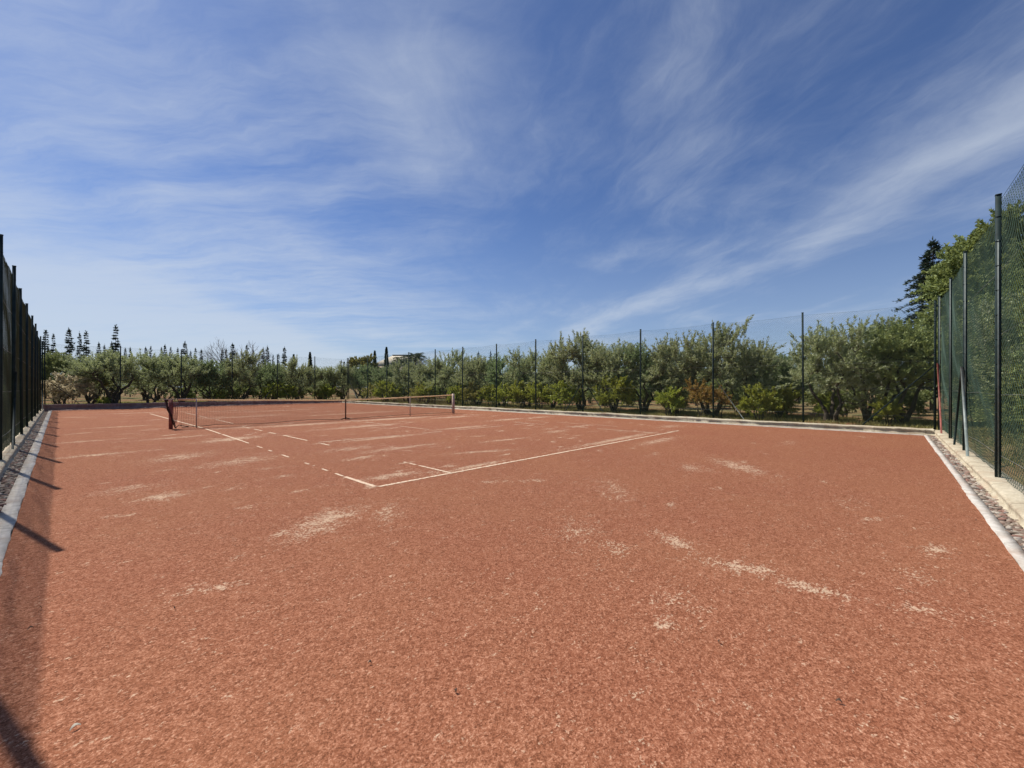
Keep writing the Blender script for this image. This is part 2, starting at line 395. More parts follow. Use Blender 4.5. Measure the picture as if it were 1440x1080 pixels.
def stones(name, x0, x1, y0, y1, n, lab, big=1.0):
    m = MB()
    for k in range(n):
        x = rnd.uniform(x0, x1); y = rnd.uniform(y0, y1)
        a = rnd.uniform(-.5, .5) + (math.pi / 2 if rnd.random() < .2 else 0)
        if (x1 - x0) > (y1 - y0): a += math.pi / 2
        sx, sy, sz = rnd.uniform(.028, .055) * big, rnd.uniform(.016, .028) * big, rnd.uniform(.013, .024) * big
        v = IV * (1 + rng.normal(0, .07, (len(IV), 1))) * [sx, sy, sz]
        c, s = math.cos(a), math.sin(a); ti = rnd.uniform(-.35, .35)
        v = np.stack([v[:, 0] * c - v[:, 1] * s, v[:, 0] * s + v[:, 1] * c, v[:, 2] + v[:, 0] * ti], -1) + [x, y, rnd.uniform(-.022, .006)]
        m.add(v, IF, np.full(len(v), rnd.random()))
    tag(m.build(name, MPEB, smooth=True), lab, 'gravel', kind='stuff')
stones('gutter_stones', -3.0, 14.4, -6.60, -6.47, 2100, 'mixed grey and reddish stones filling the gutter under the right-hand fence')
stones('gutter_stones', -3.86, -3.70, -2, 20, 2400, 'shaded stones filling the gutter along the left-hand fence')

# low walls: rough concrete with an uneven top
def wall(name, p0, p1, w, z1f, mat, lab, seed, side=1):
    r = random.Random(seed); p0 = np.array(p0, float); p1 = np.array(p1, float); L = np.linalg.norm(p1 - p0); t = (p1 - p0) / L; nr = np.array([t[1], -t[0]]) * side
    n = int(L / .11); m = MB(); rows = []; j = 0; jz = 0; j2 = 0
    for k in range(n + 1):
        s = L * k / n; j = .8 * j + r.uniform(-.010, .010); jz = .85 * jz + r.uniform(-.006, .006); j2 = .7 * j2 + r.uniform(-.012, .012)
        zt = z1f(s / L) + jz
        if k % 18 == 0: jz -= .012
        prof = [(j * .8 - .035, -.12), (j - .030, .015 + j * .4), (j + .012 + j2 * .6, .03 + j2), (j2 * .4, zt * .62), (j * .7 - .012, zt - .02), (j * .7 + .012, zt), (w * .5, zt + .004 + jz * .4), (w - .015 + j2 * .3, zt - .003), (w + j2 * .3, zt - .02), (w, -.12)]
        rows.append([(*(p0 + t * s + nr * a), b) for a, b in prof])
    q = len(rows[0]); v = [p for row in rows for p in row]
    f = [(q * k + c, q * k + c + 1, q * (k + 1) + c + 1, q * (k + 1) + c) for k in range(n) for c in range(q - 1)]
    m.add(v, f)
    for base in (0, q * n): m.f.append(np.array([[base + c for c in range(q)]]))
    o = m.build(name, mat); tag(o, lab, 'wall'); return o
wall('low_wall', (-4.0, -6.62), (15.5, -6.62), .30, lambda u: .135, MWALL, 'pale rough concrete wall under the right-hand fence, beside the stone gutter', 5)
wall('low_wall', (-3.88, -6.3), (-3.88, 32.7), .28, lambda u: .135, MWALL, 'shaded concrete wall under the dark left-hand fence', 6, -1)
wall('low_wall', (14.86, -6.60), (14.86, 32.75), .48, lambda u: .175, MWALL, 'long pale sunlit wall along the orchard side of the court', 7, 1)
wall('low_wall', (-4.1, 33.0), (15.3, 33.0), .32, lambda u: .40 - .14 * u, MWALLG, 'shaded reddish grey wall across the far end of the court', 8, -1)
wall('wall_base_strip', (-3.6, Y1 + .02), (14.6, Y1 + .02), .5, lambda u: .05, MWALLG, 'dark low strip in front of the far end wall', 9, -1)  # low dark-toned strip along the base of the end wall

# ------------------------------------------------------------------ fences
PL = 3.3
def mesh_data(seed, top=4.12, bot=.0, rad=.0016, wav=.3, pitch=.0707):
    """chain link bay PL long: two families of diagonal wires, slightly sagging"""
    r = random.Random(seed); m = MB(); ph = [r.uniform(0, 6.28) for _ in range(6)]
    lines = []
    for fam in (1, -1):
        c0 = np.arange(-top, PL, pitch) if fam == 1 else np.arange(0, PL + top, pitch)
        for c in c0:
            # x = c + fam*z
            zl, zh = bot, top
            if fam == 1: zl = max(zl, -c); zh = min(zh, PL - c)
            else: zl = max(zl, c - PL); zh = min(zh, c)
            if zh - zl < .04: continue
            k = max(2, int((zh - zl) / .14) + 1); z = np.linspace(zl, zh, k); x = c + fam * z
            lines.append((x, z, fam))
    for x, z, fam in lines:
        e = np.sin(np.clip(x / PL, 0, 1) * math.pi)
        dz = -.045 * e * (z / top) + .018 * np.sin(x * 3.1 + ph[0]) * np.sin(z * 2.3 + ph[1]) + .010 * np.sin(x * 9 + ph[2] + z * 4)
        dy = wav * e * (.045 * np.sin(z * 1.7 + ph[3]) + .02 * np.sin(z * 5 + x * 2 + ph[4])) + fam * .0015
        dx = .012 * e * np.sin(z * 6 + ph[5])
        p = np.stack([x + dx, dy, z + dz], -1)
        m.tube(p, rad, 3, cap=False)
    # top wire loops
    x = np.linspace(0, PL, 24)
    m.tube(np.stack([x, x * 0, top - .045 * np.sin(x / PL * math.pi)], -1), .0028, 4, cap=False)
    o = m.build('mesh_panel', MWIRE); me = o.data; bpy.data.objects.remove(o); return me
MESHES = [mesh_data(s) for s in (1, 2, 3)]
MESHL = [mesh_data(s, rad=.0019, wav=.15) for s in (6, 7)]
MESHW = [mesh_data(s, rad=.0027, wav=.8, pitch=.098) for s in (4, 5)]

def post_mesh(h, w=.06):
    m = MB(); m.box(-w / 2, w / 2, -w / 2, w / 2, -.2, h)
    m.box(-w / 2 - .004, w / 2 + .004, -w / 2 - .004, w / 2 + .004, h, h + .012)
    for z in np.arange(.25, h, .36):
        m.box(-w / 2 - .003, w / 2 + .003, -w / 2 - .003, w / 2 + .003, z, z + .005)
    o = m.build('post', MPOST); me = o.data; bpy.data.objects.remove(o); return me
POSTM = post_mesh(4.17, .058)

def fence(name, lab, origin, ang, stops, base, braces=(), near=False, left=False, hgt=4.17):
    """stops: distances of the posts along the fence; base: height of the wall it stands on"""
    root = empty(name, (origin[0], origin[1], base), ang); tag(root, lab, 'fence')
    ss = sorted(stops)
    for s in ss:
        o = link('post', POSTM, root); o.location = (s, rnd.uniform(-.008, .008), 0); o.scale = (1, 1, (hgt + rnd.uniform(-.03, .03)) / 4.17)
        o.rotation_euler = (R(rnd.uniform(-.35, .35)), R(rnd.uniform(-.35, .35)), 0)
    if near:
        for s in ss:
            k = MB(); k.box(s + .030, s + .040, -.004, .010, 0, hgt - .03); k.build('lit_edge_strip', MPALE, root)  # pale strip added to stand for the lit edge of each post
    for k, (a, b) in enumerate(zip(ss, ss[1:])):
        o = link('mesh_panel', MESHW[k % 2] if near else (MESHL[k % 2] if left else MESHES[k % 3]), root); o.location = (a, .036, .03); o.scale = ((b - a) / PL, 1, (hgt - .05) / 4.17)
    for z in (.35, 1.25, 2.15, 3.1):
        w = MB(); x = np.arange(ss[0], ss[-1] + .1, .55)
        w.tube(np.stack([x, x * 0 + .03, z + .012 * np.sin(x * 1.9)], -1), .0022, 4, cap=False)
        w.build('tension_wire', MWIREG, root)
    for s, ds, z, mt, wd in braces:
        b = MB(); b.bar((s, -.045, z), (s + ds, -.06, .0), wd, wd); o = b.build('brace', mt, root)
        if mt is MPOSTR: o['label'] = 'rusty red brace'
        if mt is MPALE: o['label'] = 'sunlit pale grey brace'
    return root
# left-hand fence, stands over the camera's left; local +x = world +y
fence('chain_link_fence', 'dark backlit chain-link fence running along the left edge of the court', (-3.97, -6.75), math.pi / 2,
      [y + 6.75 for y in (-6.75, -3.6, -.1, 3.25, 6.6, 9.7, 12.8, 16.0, 19.4, 22.8, 26.2, 29.8, 33.15)], .13,
      [(16.45, -1.3, 1.7, MPOST, .05), (39.9, -2.0, 2.0, MPOST, .05)], left=True)
fence('chain_link_fence', 'tall green chain-link fence on the right, seen at a steep angle', (15.62, -6.76), math.pi,
      [15.62 - x for x in (-3.97 + .15, -.6, 2.75, 6.17, 9.72, 12.55, 15.50)], .12,
      [(15.62 - 9.72, -1.15, 1.75, MPOST, .05), (15.62 - 9.72, 1.05, 1.78, MPALE, .06), (.12, 1.5, 2.1, MPOSTR, .055)], near=True, hgt=4.22)  # nearer brace is paler: its sunlit face is put into the colour
fence('chain_link_fence', 'chain-link fence along the orchard side, its evenly spaced posts standing on the pale wall', (15.62, -6.70), math.pi / 2,
      [y + 6.70 for y in (-6.66, -3.20, -.03, 3.26, 6.5, 9.74, 12.97, 16.28, 19.4, 22.85, 26.1, 29.4, 33.0)], .16,
      [(.05, 1.75, 2.0, MPOST, .055), (6.67, -1.15, 1.75, MPALE, .04), (13.2, 1.15, 1.7, MPOST, .045), (13.2, -1.2, 1.7, MPOST, .045), (26.1, 1.2, 1.7, MPOST, .045), (39.6, -1.6, 1.8, MPALE, .045)], hgt=4.08)
fence('chain_link_fence', 'chain-link fence across the far end of the court above the shaded wall', (-3.9, 33.18), 0,
      [.05, 3.45, 6.75, 9.95, 13.25, 16.4, 19.45], .25,
      [(.1, 1.55, 1.75, MPOST, .05), (13.25, 1.2, 1.7, MPOST, .045), (13.25, -1.2, 1.7, MPOST, .045)], hgt=4.0)

# ------------------------------------------------------------------ the net
nA = np.array([-.60, 13.05]); nB = np.array([11.55, 12.35])       # feet of the two net posts
nL = np.linalg.norm(nB - nA); nang = math.atan2(nB[1] - nA[1], nB[0] - nA[0])
net = empty('tennis_net', (nA[0], nA[1], 0), nang); tag(net, 'sagging brown tennis net with cream top band strung across the court', 'tennis net')
cs = 6.15                                                      # centre strap
def ztop(s): return 1.06 - .16 * np.clip(1 - np.abs(s - cs) / (cs if s < cs else nL - cs), 0, 1) ** .9
def zbot(s):
    if s < 1.2: return .02 + .03 * s
    if s < cs: return .055 + .03 * math.sin(s * 1.7) - .05 * (s / cs) ** 3
    return .0 + .06 * math.sin((s - cs) / (nL - cs) * math.pi * .8) + .004
m = MB()
for s in np.arange(.25, nL - .05, .048):
    zs = np.linspace(zbot(s), ztop(s) - .02, 4); m.tube([(s + .008 * math.sin(z * 7 + s), .01 * math.sin(z * 4 + s), z) for z in zs], .0030, 3, cap=False)
for k in range(1, 20):
    u = k / 20; x = np.arange(.25, nL, .22); m.tube([(s, .01 * math.sin(s * 2 + u * 5), zbot(s) * (1 - u) + ztop(s) * u) for s in x], .0030, 3, cap=False)
m.build('net_mesh', MNET, net)
m = MB(); x = np.arange(.2, nL, .22)
for a, b in zip(x, x[1:]):
    za, zb = ztop(a), ztop(b)
    m.add([(a, -.012, za - .058), (b, -.012, zb - .058), (b, -.009, zb), (a, -.009, za), (a, .012, za - .058), (b, .012, zb - .058), (b, .009, zb), (a, .009, za)], [(0, 1, 2, 3), (7, 6, 5, 4), (3, 2, 6, 7), (4, 5, 1, 0)])
m.build('top_band', MBAND, net)
m = MB(); x = np.arange(.3, nL, .2); m.tube([(s, 0, zbot(s) + .004) for s in x], .011, 5, cap=False); m.build('bottom_cord', MNETD, net)
for s, lab in ((.72, None), (9.45, None)):
    k = MB(); k.box(s - .018, s + .018, -.035, -.013, 0, ztop(s) + .015); k.build('singles_stick', MSTICK, net)
k = MB(); k.box(cs - .028, cs + .028, -.020, -.014, .0, ztop(cs) + .004); k.box(cs - .028, cs + .028, -.016, .016, ztop(cs) + .004, ztop(cs) + .008)
k.build('centre_strap', MNET, net)
k = MB(); k.tube([(cs - .22, -.02, .012), (cs - .08, -.03, .05), (cs, -.03, .07), (cs + .08, -.03, .05), (cs + .2, -.02, .012)], .022, 6); k.build('centre_weight', MNETD, net)
# left post: rusty red, with dark net bunched beside it and a winder
k = MB(); k.box(-.055, .055, -.055, .055, -.1, 1.03); p1 = k.build('net_post', MPOSTR, net); p1['label'] = 'rusty red net post'
k = MB(); k.tube([(-.06, -.03, .72), (-.17, -.05, .75), (-.26, -.05, .78), (-.30, -.05, .76)], .012, 6); k.tube([(-.13, -.09, .70), (-.13, .04, .70)], .028, 8); k.build('winder', MDARK, p1)
k = MB()
for j in range(9):
    ph = rnd.uniform(0, 6); dx = rnd.uniform(-.01, .03)
    k.tube([(-.15 + dx + .02 * math.sin(ph), -.07, 1.04), (-.12 + dx, -.08 + .02 * math.sin(ph + 1), .85), (-.08 + dx + .02 * math.cos(ph), -.08, .68), (.0 + dx, -.08, .45), (.06 + dx + .015 * math.sin(ph), -.08, .22), (.12 + dx, -.07, .02)], [.007, .009, .009, .007, .006, .006], 5, cap=False)
k.tube([(.12, -.07, .03), (.22, -.03, .13), (.3, 0, .10), (.5, 0, .05)], .014, 5, cap=False)
k.build('bunched_net_end', MNETB, net)
k = MB()
for j in range(9):
    x = .05 + j * .022; k.tube([(x + .01 * math.sin(j), -.065, .98), (x * .9 + .012 * math.cos(j * 2), -.068, .75), (x * .7 + .03, -.066, .48), (x * .4 + .06, -.062, .2)], .0045, 4, cap=False)
for z in np.arange(.3, 1.0, .06): k.tube([(.03, -.067, z), (.2, -.067, z + .02)], .004, 4, cap=False)
k.build('slack_netting', MPOSTR, net)
k = MB(); k.box(-.20, .72, -.02, .02, 1.035, 1.06); k.build('net_cable', MSTICK, net)
k = MB(); k.box(nL - .05, nL + .06, -.055, .055, -.1, 1.10); o = k.build('net_post', MSTICK, net); o['label'] = 'pale net post'

# ------------------------------------------------------------------ vegetation generators
def unit(v): return v / (np.linalg.norm(v) + 1e-9)
def leaves(m, P, D, L, Wd, jit=.5, tint=None, droop=0.0):
    """leaf quads at points P growing along D"""
    n = len(P); D = D + rng.normal(0, jit, (n, 3)); D[:, 2] -= droop; D /= np.linalg.norm(D, axis=1, keepdims=True)
    U = rng.normal(0, 1, (n, 3)); U -= (U * D).sum(1, keepdims=True) * D; U /= np.linalg.norm(U, axis=1, keepdims=True)
    l = L * rng.uniform(.7, 1.25, (n, 1)); w = Wd * rng.uniform(.7, 1.2, (n, 1)) / 2
    v = np.stack([P, P + D * l * .45 + U * w, P + D * l, P + D * l * .45 - U * w], 1).reshape(-1, 3)
    i = np.arange(n)[:, None] * 4 + np.arange(4)[None]
    t = rng.uniform(0, 1, n) if tint is None else tint
    m.add(v, i, np.repeat(t, 4))

def limb(m, a, b, r0, r1, n=5, seg=5, wob=.12, sag=0.0):
    a = np.array(a, float); b = np.array(b, float); t = np.linspace(0, 1, seg)[:, None]; L = np.linalg.norm(b - a)
    p = a + (b - a) * t; w = rng.normal(0, wob * L * .35, (seg, 3)); w[0] = 0; w[-1] = 0; p = p + w; p[:, 2] += sag * L * np.sin(t[:, 0] * math.pi)
    m.tube(p, np.linspace(r0, r1, seg), n, cap=False); return p

def crown_tree(seed, H, Rc, zc0, nstem=3, nbr=64, ntw=8, nlf=46, ll=.125, lw=.038, tw=.62, upb=1.15, matl=None, bark=None, name='olive_tree', r0=.10, lumpy=.22, split=.35):
    """multi-stemmed bushy tree: stems, limbs, upright twigs set with leaves"""
    global rng
    rng = np.random.default_rng(seed)
    root = empty(name); T = MB(); C = MB()
    ctr = np.array([0, 0, (zc0 + H) / 2]); rz = (H - zc0) / 2
    stems = []
    a0 = rng.uniform(0, 6.28)
    for k in range(nstem):
        a = a0 + k * 6.283 / nstem + rng.uniform(-.5, .5); d = np.array([math.cos(a), math.sin(a), 0])
        base = d * .08 * (nstem > 1) + [0, 0, -.1]
        knee = d * Rc * rng.uniform(.12, .28) + [0, 0, split * rng.uniform(.8, 1.3) + .25]
        top = d * Rc * rng.uniform(.35, .6) + [0, 0, zc0 + rz * rng.uniform(.7, 1.2)]
        p = limb(T, base, knee, r0, r0 * .75, 7, 4, .15); q = limb(T, knee, top, r0 * .75, r0 * .35, 6, 6, .2)
        stems += [knee] + list(q[1:])
    stems = np.array(stems)
    lump = [(unit(rng.normal(0, 1, 3)), rng.uniform(-1, 1)) for _ in range(14)]
    for k in range(nbr):
        d = unit(rng.normal(0, 1, 3)); d[2] = d[2] if d[2] > -.55 else -d[2]
        lf = 1 + lumpy * sum(s * max(0, d @ u - .55) for u, s in lump) * 1.6
        rr = rng.uniform(.4, .9) * lf
        e = ctr + d * [Rc * rr, Rc * rr, rz * rr]
        j = np.argmin(np.linalg.norm(stems - e, axis=1) + rng.uniform(0, .4, len(stems)))
        q = limb(T, stems[j], e, r0 * .3, .010, 4, 5, .18)
        if rng.random() < .5: stems = np.vstack([stems, q[2:4]])
        for w in range(ntw):
            s = q[rng.integers(2, 5)] + rng.normal(0, .05, 3)
            td = unit(unit(e - ctr) * .55 + rng.normal(0, .5, 3) + [0, 0, upb * rng.uniform(.3, 1.2)])
            L = tw * rng.uniform(.5, 1.25) * (1.35 if s[2] > H * .72 else 1); n = int(nlf * L / tw)
            end = s + td * L
            if end[2] > H * .86: C.tube([s, end], [.006, .003], 3, cap=False, tint=.2)
            u = rng.uniform(.05, 1, n)[:, None]
            P = s + td * L * u + rng.normal(0, .018, (n, 3)); P += np.array([0, 0, -.06 * L]) * u * u
            leaves(C, P, np.repeat(td[None], n, 0) * .9, ll, lw, .55)
    T.build('trunk', bark or MBARK, root, smooth=True); C.build('crown', matl or MOLIVE, root)
    return root

def conifer(seed, H, Rb, z0=.6, tiers=26, per=7, blades=34, bl=.16, bw=.03, name='conifer_tree', mat=None, irregular=.3, droop=.15, up=.25):
    global rng
    rng = np.random.default_rng(seed); root = empty(name); T = MB(); C = MB()
    T.tube([(0, 0, -.1), (.03, .02, H * .5), (0, 0, H * .98)], [H * .016, H * .010, .01], 7, cap=False)
    for k in range(tiers):
        u = k / (tiers - 1); z = z0 + (H - z0) * u ** .95
        Lm = Rb * (1 - u) ** .8 * (1 if u > .12 else .75) + .05 * Rb
        for j in range(per if u < .85 else 4):
            if rng.random() < irregular * .5: continue
            a = rng.uniform(0, 6.283); L = Lm * rng.uniform(1 - irregular * 1.3, 1.12)
            d = np.array([math.cos(a), math.sin(a), 0]); t = np.linspace(0, 1, 5)[:, None]
            p = np.array([0, 0, z]) + d * L * t + np.array([0, 0, 1.0]) * L * (up * t - (up + droop) * t * t + .35 * droop * t ** 3)
            T.tube(p, np.linspace(.012 * H / 4, .006, 5), 3, cap=False)
            n = int(blades * (.35 + L / Rb)); tt = rng.uniform(.12, 1.0, n); P = np.stack([np.interp(tt, t[:, 0], p[:, c]) for c in range(3)], -1)
            side = np.cross(d, [0, 0, 1]); sgn = rng.choice([-1, 1], n)[:, None]
            off = side * sgn * (L * .20 * (1.1 - tt[:, None])) * rng.uniform(0, 1, (n, 1)); P = P + off + rng.normal(0, .03 * L, (n, 3)) * [1, 1, .6]
            D = d * .7 + side * sgn * .7 + np.array([0, 0, .15])
            leaves(C, P, D, bl, bw, .4)
    P = np.array([0, 0, H]) + rng.normal(0, 1, (40, 3)) * [.03, .03, .16]; leaves(C, P, np.tile([0, 0, 1.0], (40, 1)), bl, bw, .4)
    T.build('trunk', MBARK, root); C.build('crown', mat or MNEED, root)
    return root

def column_cypress(seed, H, r, name='cypress_tree'):
    global rng
    rng = np.random.default_rng(seed); root = empty(name); T = MB(); C = MB()
    T.tube([(0, 0, -.1), (0, 0, H * .9)], [.12, .02], 6, cap=False)
    n = 5000; u = rng.uniform(0, 1, n); a = rng.uniform(0, 6.283, n); rr = r * np.sin(np.clip(u * .93 + .07, 0, 1) ** .6 * math.pi) ** .6 * rng.uniform(.5, 1.1, n) * (1 + .18 * np.sin(a * 3 + u * 9))
    P = np.stack([rr * np.cos(a), rr * np.sin(a), .3 + u * (H - .5)], -1)
    leaves(C, P, np.stack([np.cos(a) * .25, np.sin(a) * .25, np.ones(n)], -1), .4, .09, .18)
    T.build('trunk', MBARK, root); C.build('crown', MNEED, root); return root

def bare_tree(seed, H):
    global rng
    rng = np.random.default_rng(seed); root = empty('bare_tree'); T = MB()
    def rec(p, d, L, r, lv):
        e = p + d * L; q = limb(T, p, e, r, r * .6, 4 if lv > 1 else 6, 4, .12)
        if lv == 5: return
        for k in range(3 if lv < 4 else 4):
            nd = unit(d + rng.normal(0, .38, 3) + [0, 0, .12]); rec(q[-1] if k < 2 else q[-2], nd, L * rng.uniform(.62, .85), max(.012, r * .58), lv + 1)
    for k in range(5):
        a = k * 1.26 + rng.uniform(-.3, .3); rec(np.array([0, 0, 0.8]), unit(np.array([math.cos(a) * .6, math.sin(a) * .6, 1])), H * .29, H * .013, 1)
    limb(T, (0, 0, -.1), (0, 0, .85), H * .03, H * .025, 8, 3, .05)
    T.build('branches', MBARKP, root); return root

def palm(seed, H, n=34, Lf=2.6):
    global rng
    rng = np.random.default_rng(seed); root = empty('palm_tree'); T = MB(); C = MB()
    zz = np.linspace(-.1, H, 14); T.tube(np.stack([.06 * np.sin(zz), zz * 0, zz], -1), .19 + .015 * np.sin(np.arange(14) * 3), 9, cap=False)
    for k in range(n):
        a = rng.uniform(0, 6.283); el = rng.uniform(-.35, 1.3); d = np.array([math.cos(a), math.sin(a), 0]); t = np.linspace(0, 1, 9)[:, None]
        L = Lf * rng.uniform(.8, 1.1)
        p = np.array([.05, 0, H]) + d * L * math.cos(el) * t + np.array([0, 0, 1.0]) * (L * math.sin(el) * t - .55 * L * t * t)
        C.tube(p, np.linspace(.025, .006, 9), 3, cap=False)
        m_ = 60; tt = rng.uniform(.18, 1, m_); P = np.stack([np.interp(tt, t[:, 0], p[:, c]) for c in range(3)], -1)
        sd = np.cross(d, [0, 0, 1.0]) * rng.choice([-1, 1], m_)[:, None]; leaves(C, P, sd + d * .7 + np.array([0, 0, .1]), .55, .05, .1, droop=.15)
    T.build('trunk', MBARK, root, smooth=True); C.build('crown', MPALM, root); return root

def bush(seed, H, Rb, mat, name, n=26, ll=.075, lw=.045, nl=60, tw=.35, mats=None):
    return crown_tree(seed, H, Rb, .12, 4, n, 6, nl, ll, lw, tw, .5, mat, MBARK, name, .025, .3, .1)

# olive variants
OL = [crown_tree(11, 3.7, 1.75, .15, 3, 60, lumpy=.42), crown_tree(12, 4.0, 1.9, .05, 4, 70, lumpy=.42), crown_tree(13, 3.45, 1.7, .1, 3, 58, matl=MOLIVD, lumpy=.42),
      crown_tree(14, 3.85, 1.55, .3, 2, 54, lumpy=.5), crown_tree(15, 3.5, 2.0, .3, 4, 70, lumpy=.42), crown_tree(16, 3.3, 1.85, .1, 5, 74, matl=MOLIVD)]
OLF = crown_tree(18, 3.75, 2.05, .95, 3, 76, r0=.15, split=.75, name='olive_tree', lumpy=.3)
OLY = crown_tree(17, 3.8, 1.9, .45, 3, 80, matl=MBROAD, lw=.042)
USED = set()
def put(proto, name, loc, lab, cat, rz=None, sc=1.0, group=None, szs=1.0):
    if proto.name in USED: o = copy_tree(proto)
    else: o = proto; USED.add(proto.name)
    o.location = (loc[0], loc[1], .03); o.rotation_euler = (0, 0, rnd.uniform(0, 6.28) if rz is None else rz); o.scale = (sc, sc, sc * szs)
    for k in ('group',):
        if k in o: del o[k]
    tag(o, lab, cat, group); return o

# front row behind the orchard-side fence: (photo column, variant, scale, distance behind the fence, label)
front = [
 (1268, 6, .98, 18.6, 'leaning yellow-green olive tree behind the corner of the court, nearest the right-hand fence'),
 (1222, 1, .92, 19.2, 'second olive tree from the right-hand corner, dark hollow in its crown'),
 (1168, 0, .98, 17.9, 'slender-stemmed olive tree just right of the first full post of the orchard-side fence'),
 (1100, 5, .84, 21.0, 'low olive tree in the dip of the tree line left of that first post'),
 (1052, 3, .93, 19.2, 'upright olive tree with spiky shoots, left of the dip in the tree line'),
 (1003, 1, .98, 18.3, 'tall full olive tree directly behind the second post of the orchard-side fence'),
 (948, 0, 1.0, 18.3, 'bushy olive tree midway between the second and third fence posts'),
 (905, 2, 1.0, 18.6, 'deep green olive tree behind the third fence post'),
 (862, 4, 1.03, 18.4, 'olive tree rising above the round citrus bush'),
 (815, 1, 1.07, 18.4, 'tallest olive tree, its trunk bare beside the braced fourth post'),
 (778, 3, 1.0, 18.6, 'narrow olive tree left of the braced fourth post'),
 (742, 0, .98, 18.7, 'grey-green olive tree right of the sixth fence post'),
 (706, 2, .98, 18.6, 'olive tree behind the sixth fence post'),
 (672, 4, .98, 18.6, 'broad olive tree just right of the pale net post'),
 (632, 1, .98, 18.6, 'olive tree behind the right end of the net'),
 (602, 3, .95, 18.8, 'slim olive tree left of the eighth fence post'),
 (572, 0, .95, 18.8, 'olive tree below the palm trees'),
 (543, 5, 1.0, 18.8, 'olive tree in front of the pale-roofed house'),
 (512, 2, 1.0, 18.9, 'olive tree beside the far corner of the court'),
]
def hitx(px, X):
    r = (px - 720) / F_PX; dx = math.sin(YAW) + r * math.cos(YAW); dy = math.cos(YAW) - r * math.sin(YAW); t = (X - CX) / dx; return CY + t * dy
def hity(px, Y):
    r = (px - 720) / F_PX; dx = math.sin(YAW) + r * math.cos(YAW); dy = math.cos(YAW) - r * math.sin(YAW); t = (Y - CY) / dy; return CX + t * dx
GF = 'olive trees along the edge of the orchard'
for px, v, sc, X, lab in front:
    put(OLY if v == 6 else OL[v], 'olive_tree', (X, hitx(px, X)), lab, 'tree', sc=sc, group=GF)
endrow = [
 (482, 0, .95, 37.0, 'olive tree just left of the far corner post'),
 (455, 4, .9, 37.3, 'second olive tree left of the far corner, beside a thin post'),
 (418, 1, .92, 36.8, 'olive tree with a bright gap under it, left of the leaning braces'),
 (378, 2, .98, 36.8, 'olive tree right of the leafless tree, above the net'),
 (338, 1, 1.0, 36.8, 'wide olive tree in front of the leafless tree'),
 (298, 5, 1.05, 37.0, 'dark olive tree left of the leafless tree'),
 (256, 2, 1.0, 37.0, 'olive tree behind the left end of the net'),
 (211, 0, 1.02, 37.6, 'round dark olive tree right of the forked one'),
 (160, 4, 1.0, 35.6, 'olive tree with a clearly forked trunk behind the far end wall'),
 (128, 3, .95, 38.5, 'olive tree left of the forked one, trunk half hidden'),
]
for px, v, sc, Y, lab in endrow:
    put(OLF if px in (160, 256) else OL[v], 'olive_tree', (hity(px, Y), Y), lab, 'tree', sc=sc, group=GF)
put(OLY, 'olive_tree', (hity(86, 40), 40), 'bright green tree beside the far end of the dark left-hand fence', 'tree', sc=.98)
# deeper rows
cnt = 0
GD = 'deeper orchard rows'
for X in (23.5, 28.5, 34, 40, 47):
    for Y in np.arange(-9, 62, 4.6):
        put(OL[rnd.randrange(6)], 'olive_tree', (X + rnd.uniform(-.6, .6), Y + rnd.uniform(-.7, .7)), 'olive tree deep in the orchard, mostly hidden behind the front trees', 'tree', sc=rnd.uniform(.82, 1.0), group=GD)
for Y in (42.5, 48, 54, 61):
    for X in np.arange(-14, 21, 4.4):
        put(OL[rnd.randrange(6)], 'olive_tree', (X + rnd.uniform(-.6, .6), Y + rnd.uniform(-.7, .7)), 'olive tree deep in the orchard, mostly hidden behind the front trees', 'tree', sc=rnd.uniform(.85, 1.02), group=GD)
# trees outside the right-hand (near end) fence
for x, y, v, sc, lab in [(31.5, -8.9, 1, 1.0, 'olive tree seen through the far bays of the right-hand fence'), (27.0, -9.2, 6, 1.05, 'olive tree behind the rusty red brace of the right-hand fence'), (22.6, -9.3, 4, 1.0, 'olive tree seen through the mesh beside the braced right-hand post'),
                         (18.6, -9.2, 6, 1.1, 'olive tree seen through the mesh left of the nearest right-hand post'), (15.0, -9.3, 0, 1.1, 'olive tree seen through the mesh right of the nearest right-hand post'),
                         (11.2, -9.3, 6, 1.05, 'olive tree cut by the right edge of the photo behind the mesh'), (25, -13, 1, 1.15, 'olive tree in the second row behind the right-hand fence, left one'), (20, -13.4, 6, 1.2, 'olive tree in the second row behind the right-hand fence, right one')]:
    put(OLY if v == 6 else OL[v], 'olive_tree', (x, y), lab, 'tree', sc=sc)
big = conifer(31, 10.1, 3.3, 1.0, 40, 9, 110, .24, .065, irregular=.5, droop=.34, up=.34)
put(big, 'conifer_tree', at(1312, 25), 'big dark conifer with drooping boughs above the right-hand corner', 'tree', rz=1.0)
put(big, 'conifer_tree', at(1428, 21), 'tall conifer seen through the mesh at the right edge', 'tree', rz=3.0, sc=1.02)
bro = crown_tree(33, 9.2, 1.9, 1.8, 1, 90, 11, 46, .17, .085, .7, .4, MBROAD, MBARK, 'broadleaf_tree', .18, .35, 1.5)
put(bro, 'broadleaf_tree', at(1362, 22.5), 'tall leafy green tree right of the big dark conifer', 'tree', sc=1.0)
put(bro, 'broadleaf_tree', at(1400, 19.0), 'second tall leafy tree, behind the upper mesh left of the nearest post', 'tree', sc=.97)
put(bro, 'broadleaf_tree', at(1465, 15.5), 'leafy tree at the right edge behind the mesh', 'tree', sc=.72)
